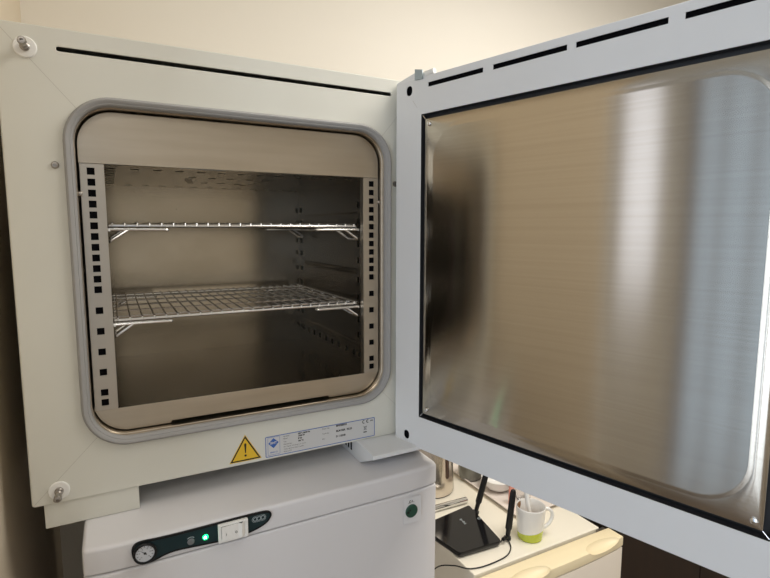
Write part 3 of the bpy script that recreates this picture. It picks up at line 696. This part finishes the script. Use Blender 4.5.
FT_ = frame((0, 0, rtz+0.0001), (-0.12, -0.99, 0), (0.99, -0.12, 0))
ot = FT_.inverted() @ Vector((0.9492, 0.240, rtz))
obj('white_lettering', text('tp-link', 0.0115, FT_, ot.x, ot.y), silver_pr, ro)
ot = FT_.inverted() @ Vector((0.9955, 0.2165, rtz))
obj('ring_symbol', plate([circ(ot.x, ot.y, 0.0045, 18), circ(ot.x, ot.y, 0.0030, 18)], 0.0002, FT_, off=0.0002), silver_pr, ro)
# power cable
cz = TZ+0.0022
cpts = [Vector(p) for p in ((0.985, 0.112, TZ+0.009), (1.000, 0.120, TZ+0.012), (1.0120, 0.118, TZ+0.006), (1.0040, 0.094, cz), (0.9760, 0.072, cz), (0.9424, 0.0640, cz), (0.8943, 0.0627, cz), (0.8640, 0.068, cz), (0.846, 0.078, cz), (0.829, 0.105, cz-0.004), (0.806, 0.148, cz-0.03), (0.79, 0.20, cz-0.12))]
single('power_cable', tube(spline(cpts, 6), 0.0016, 8), black_m, (0.985, 0.112, TZ), 'thin black cable curving across the refrigerator top from the router', 'cable', smooth=True)
pl_ = obj('plug', lathe([(0.0045, 0), (0.0050, 0.004), (0.0050, 0.016), (0.0028, 0.020)], (0.992, 0.1115, TZ+0.0155), (0.8, 0.3, -0.1), 14), black_m, ro, smooth=True)

# kettle
kc = Vector((0.988, 0.452, TZ))
ke = root('electric_kettle', kc, 'stainless steel kettle standing behind the router', 'kettle')
obj('kettle_body', lathe([(0.070, 0.0042), (0.0722, 0.008), (0.0700, 0.05), (0.0660, 0.14), (0.0600, 0.20), (0.052, 0.212)], kc, seg=48), kettle_m, ke, smooth=True)
obj('kettle_base', lathe([(0.067, 0.0), (0.068, 0.001), (0.068, 0.004), (0.066, 0.0125)], kc, seg=48), black_m, ke, smooth=True)
wd = Vector((0.22, -0.975, 0)).normalized()     # level window turned towards the viewer
wv = bmesh.new(); sd = Vector((-wd.y, wd.x, 0))
L = []
for h, rr in ((0.058, 0.0685), (0.064, 0.0694), (0.13, 0.0668), (0.165, 0.0645), (0.170, 0.063)):
    hw = 0.0035 if h in (0.058, 0.170) else 0.0062
    L.append([kc+Vector((0, 0, h))+wd*(rr+dz)+sd*s for s, dz in ((-hw, -0.003), (-hw, 0.0015), (hw, 0.0015), (hw, -0.003))])
obj('level_window', loft(L, True, True), brown_m, ke)
obj('lid_knob', lathe([(0.050, 0.213), (0.048, 0.222), (0.015, 0.226), (0.014, 0.236)], kc, seg=32), black_m, ke, smooth=True)
hk = Vector((-0.86, 0.5, 0))
obj('handle', tube(spline([kc+hk*0.055+Vector((0, 0, 0.195)), kc+hk*0.095+Vector((0, 0, 0.19)), kc+hk*0.108+Vector((0, 0, 0.13)), kc+hk*0.098+Vector((0, 0, 0.06)), kc+hk*0.066+Vector((0, 0, 0.05))]), 0.009, 12), black_m, ke, smooth=True)
RA = Vector((1.0370, 0.3270, TZ+0.0097)); RD = Vector((1.0, -0.03, 0)).normalized()
single('chrome_rod', lathe([(0.0070, 0.0), (0.0095, 0.003), (0.0095, 0.165), (0.0070, 0.1685)], RA-RD*0.17, RD, 20), chrome, tuple(RA-RD*0.085), 'short chrome rod lying between the kettle and the black router', 'rod', smooth=True)

# tray and the things on it
TX0, TX1, TY0, TY1 = 1.104, 1.300, 0.178, 0.560
def tl(ins, z, r=0.02): return [Vector((x, y, z)) for x, y in rrect(TX0+ins, TY0+ins, TX1-ins, TY1-ins, max(r-ins, 0.004), 6)]
single('tray', loft([tl(0.012, TZ+0.0005), tl(0.003, TZ+0.010), tl(0.0, TZ+0.0125), tl(0.0015, TZ+0.0142), tl(0.005, TZ+0.0130), tl(0.010, TZ+0.006), tl(0.014, TZ+0.0045)], True, True), tray_m, ((TX0+TX1)/2, (TY0+TY1)/2, TZ), 'blush coloured serving tray holding a bowl and cups behind the mug', 'tray', smooth=True)
T2 = TZ+0.0048
def bowl(c, prof): return lathe(prof, c, seg=36)
single('bowl', bowl((1.170, 0.345, T2), [(0.022, 0), (0.034, 0.006), (0.047, 0.020), (0.053, 0.040), (0.0515, 0.041), (0.045, 0.021), (0.030, 0.008), (0.018, 0.004)]), ceramic, (1.170, 0.345, T2), 'white ceramic bowl with pink flowers on the tray, between the antennas', 'bowl', smooth=True)
bo = bpy.data.objects['bowl']
for a, h, r in ((-62, 0.022, 0.0032), (-55, 0.0265, 0.0036), (-68, 0.030, 0.0026), (-48, 0.021, 0.0022)):
    rr = 0.0487 if h < 0.024 else 0.0503; d = Vector((math.cos(math.radians(a)), math.sin(math.radians(a)), 0))
    f_ = obj('flower_print', lathe([(r, 0), (r*0.6, 0.0006)], Vector((0, 0, h))+d*rr, d, 10), pink_m, bo)
single('cup', bowl((1.140, 0.447, T2), [(0.030, 0), (0.037, 0.004), (0.041, 0.020), (0.042, 0.060), (0.0405, 0.061), (0.0385, 0.02), (0.030, 0.006)]), grey_cer, (1.140, 0.447, T2), 'dark grey glazed cup at the back left of the tray', 'cup', smooth=True)
pk = bmesh.new(); box(1.1360, 1.1560, 0.2520, 0.2560, T2, T2+0.066, pk)
single('sachet', pk, red_m, (1.146, 0.254, T2), 'small red sachet standing on the tray behind the right antenna', 'sachet', bevel=0.001)
single('drinking_glass', bowl((1.200, 0.262, T2), [(0.020, 0), (0.0225, 0.003), (0.026, 0.055), (0.0245, 0.055), (0.0205, 0.006)]), glass_m, (1.200, 0.262, T2), 'small clear glass on the tray behind the mug rim', 'glass', smooth=True)

# dark wardrobe on the right
dc = root('dark_wood_cupboard', (1.90, 0.35, FZ), 'very dark brown wooden cupboard right of the small refrigerator', 'cupboard')
obj('carcass', box(1.345, 2.60, 0.06, 0.64, FZ, -0.30), darkwood, dc, bevel=0.003)
for i in range(3):
    x0 = 1.35+i*0.415; d = obj('door', box(x0+0.003, x0+0.412, 0.038, 0.0595, FZ+0.06, -0.315), darkwood, dc, bevel=0.002)
    obj('handle', tube([(x0+0.38, 0.036, -0.50), (x0+0.38, 0.018, -0.505), (x0+0.38, 0.018, -0.60), (x0+0.38, 0.036, -0.605)], 0.004, 8), bolt_m, d, smooth=True)
# ceiling lamps off the top of the picture; the rear one is an added fill
for lx_, ly_, hx_, hy_, lb in ((1.35, -0.55, 0.52, 0.52, 'square ceiling light nearest the back wall'), (-0.3, -1.9, 0.52, 0.32, 'added oblong fill light on the ceiling behind the viewer')):
    cl = root('ceiling_light', (lx_, ly_, 1.45), lb, 'ceiling light')
    obj('housing', box(lx_-hx_, lx_+hx_, ly_-hy_, ly_+hy_, 1.425, 1.45), white_pl, cl)
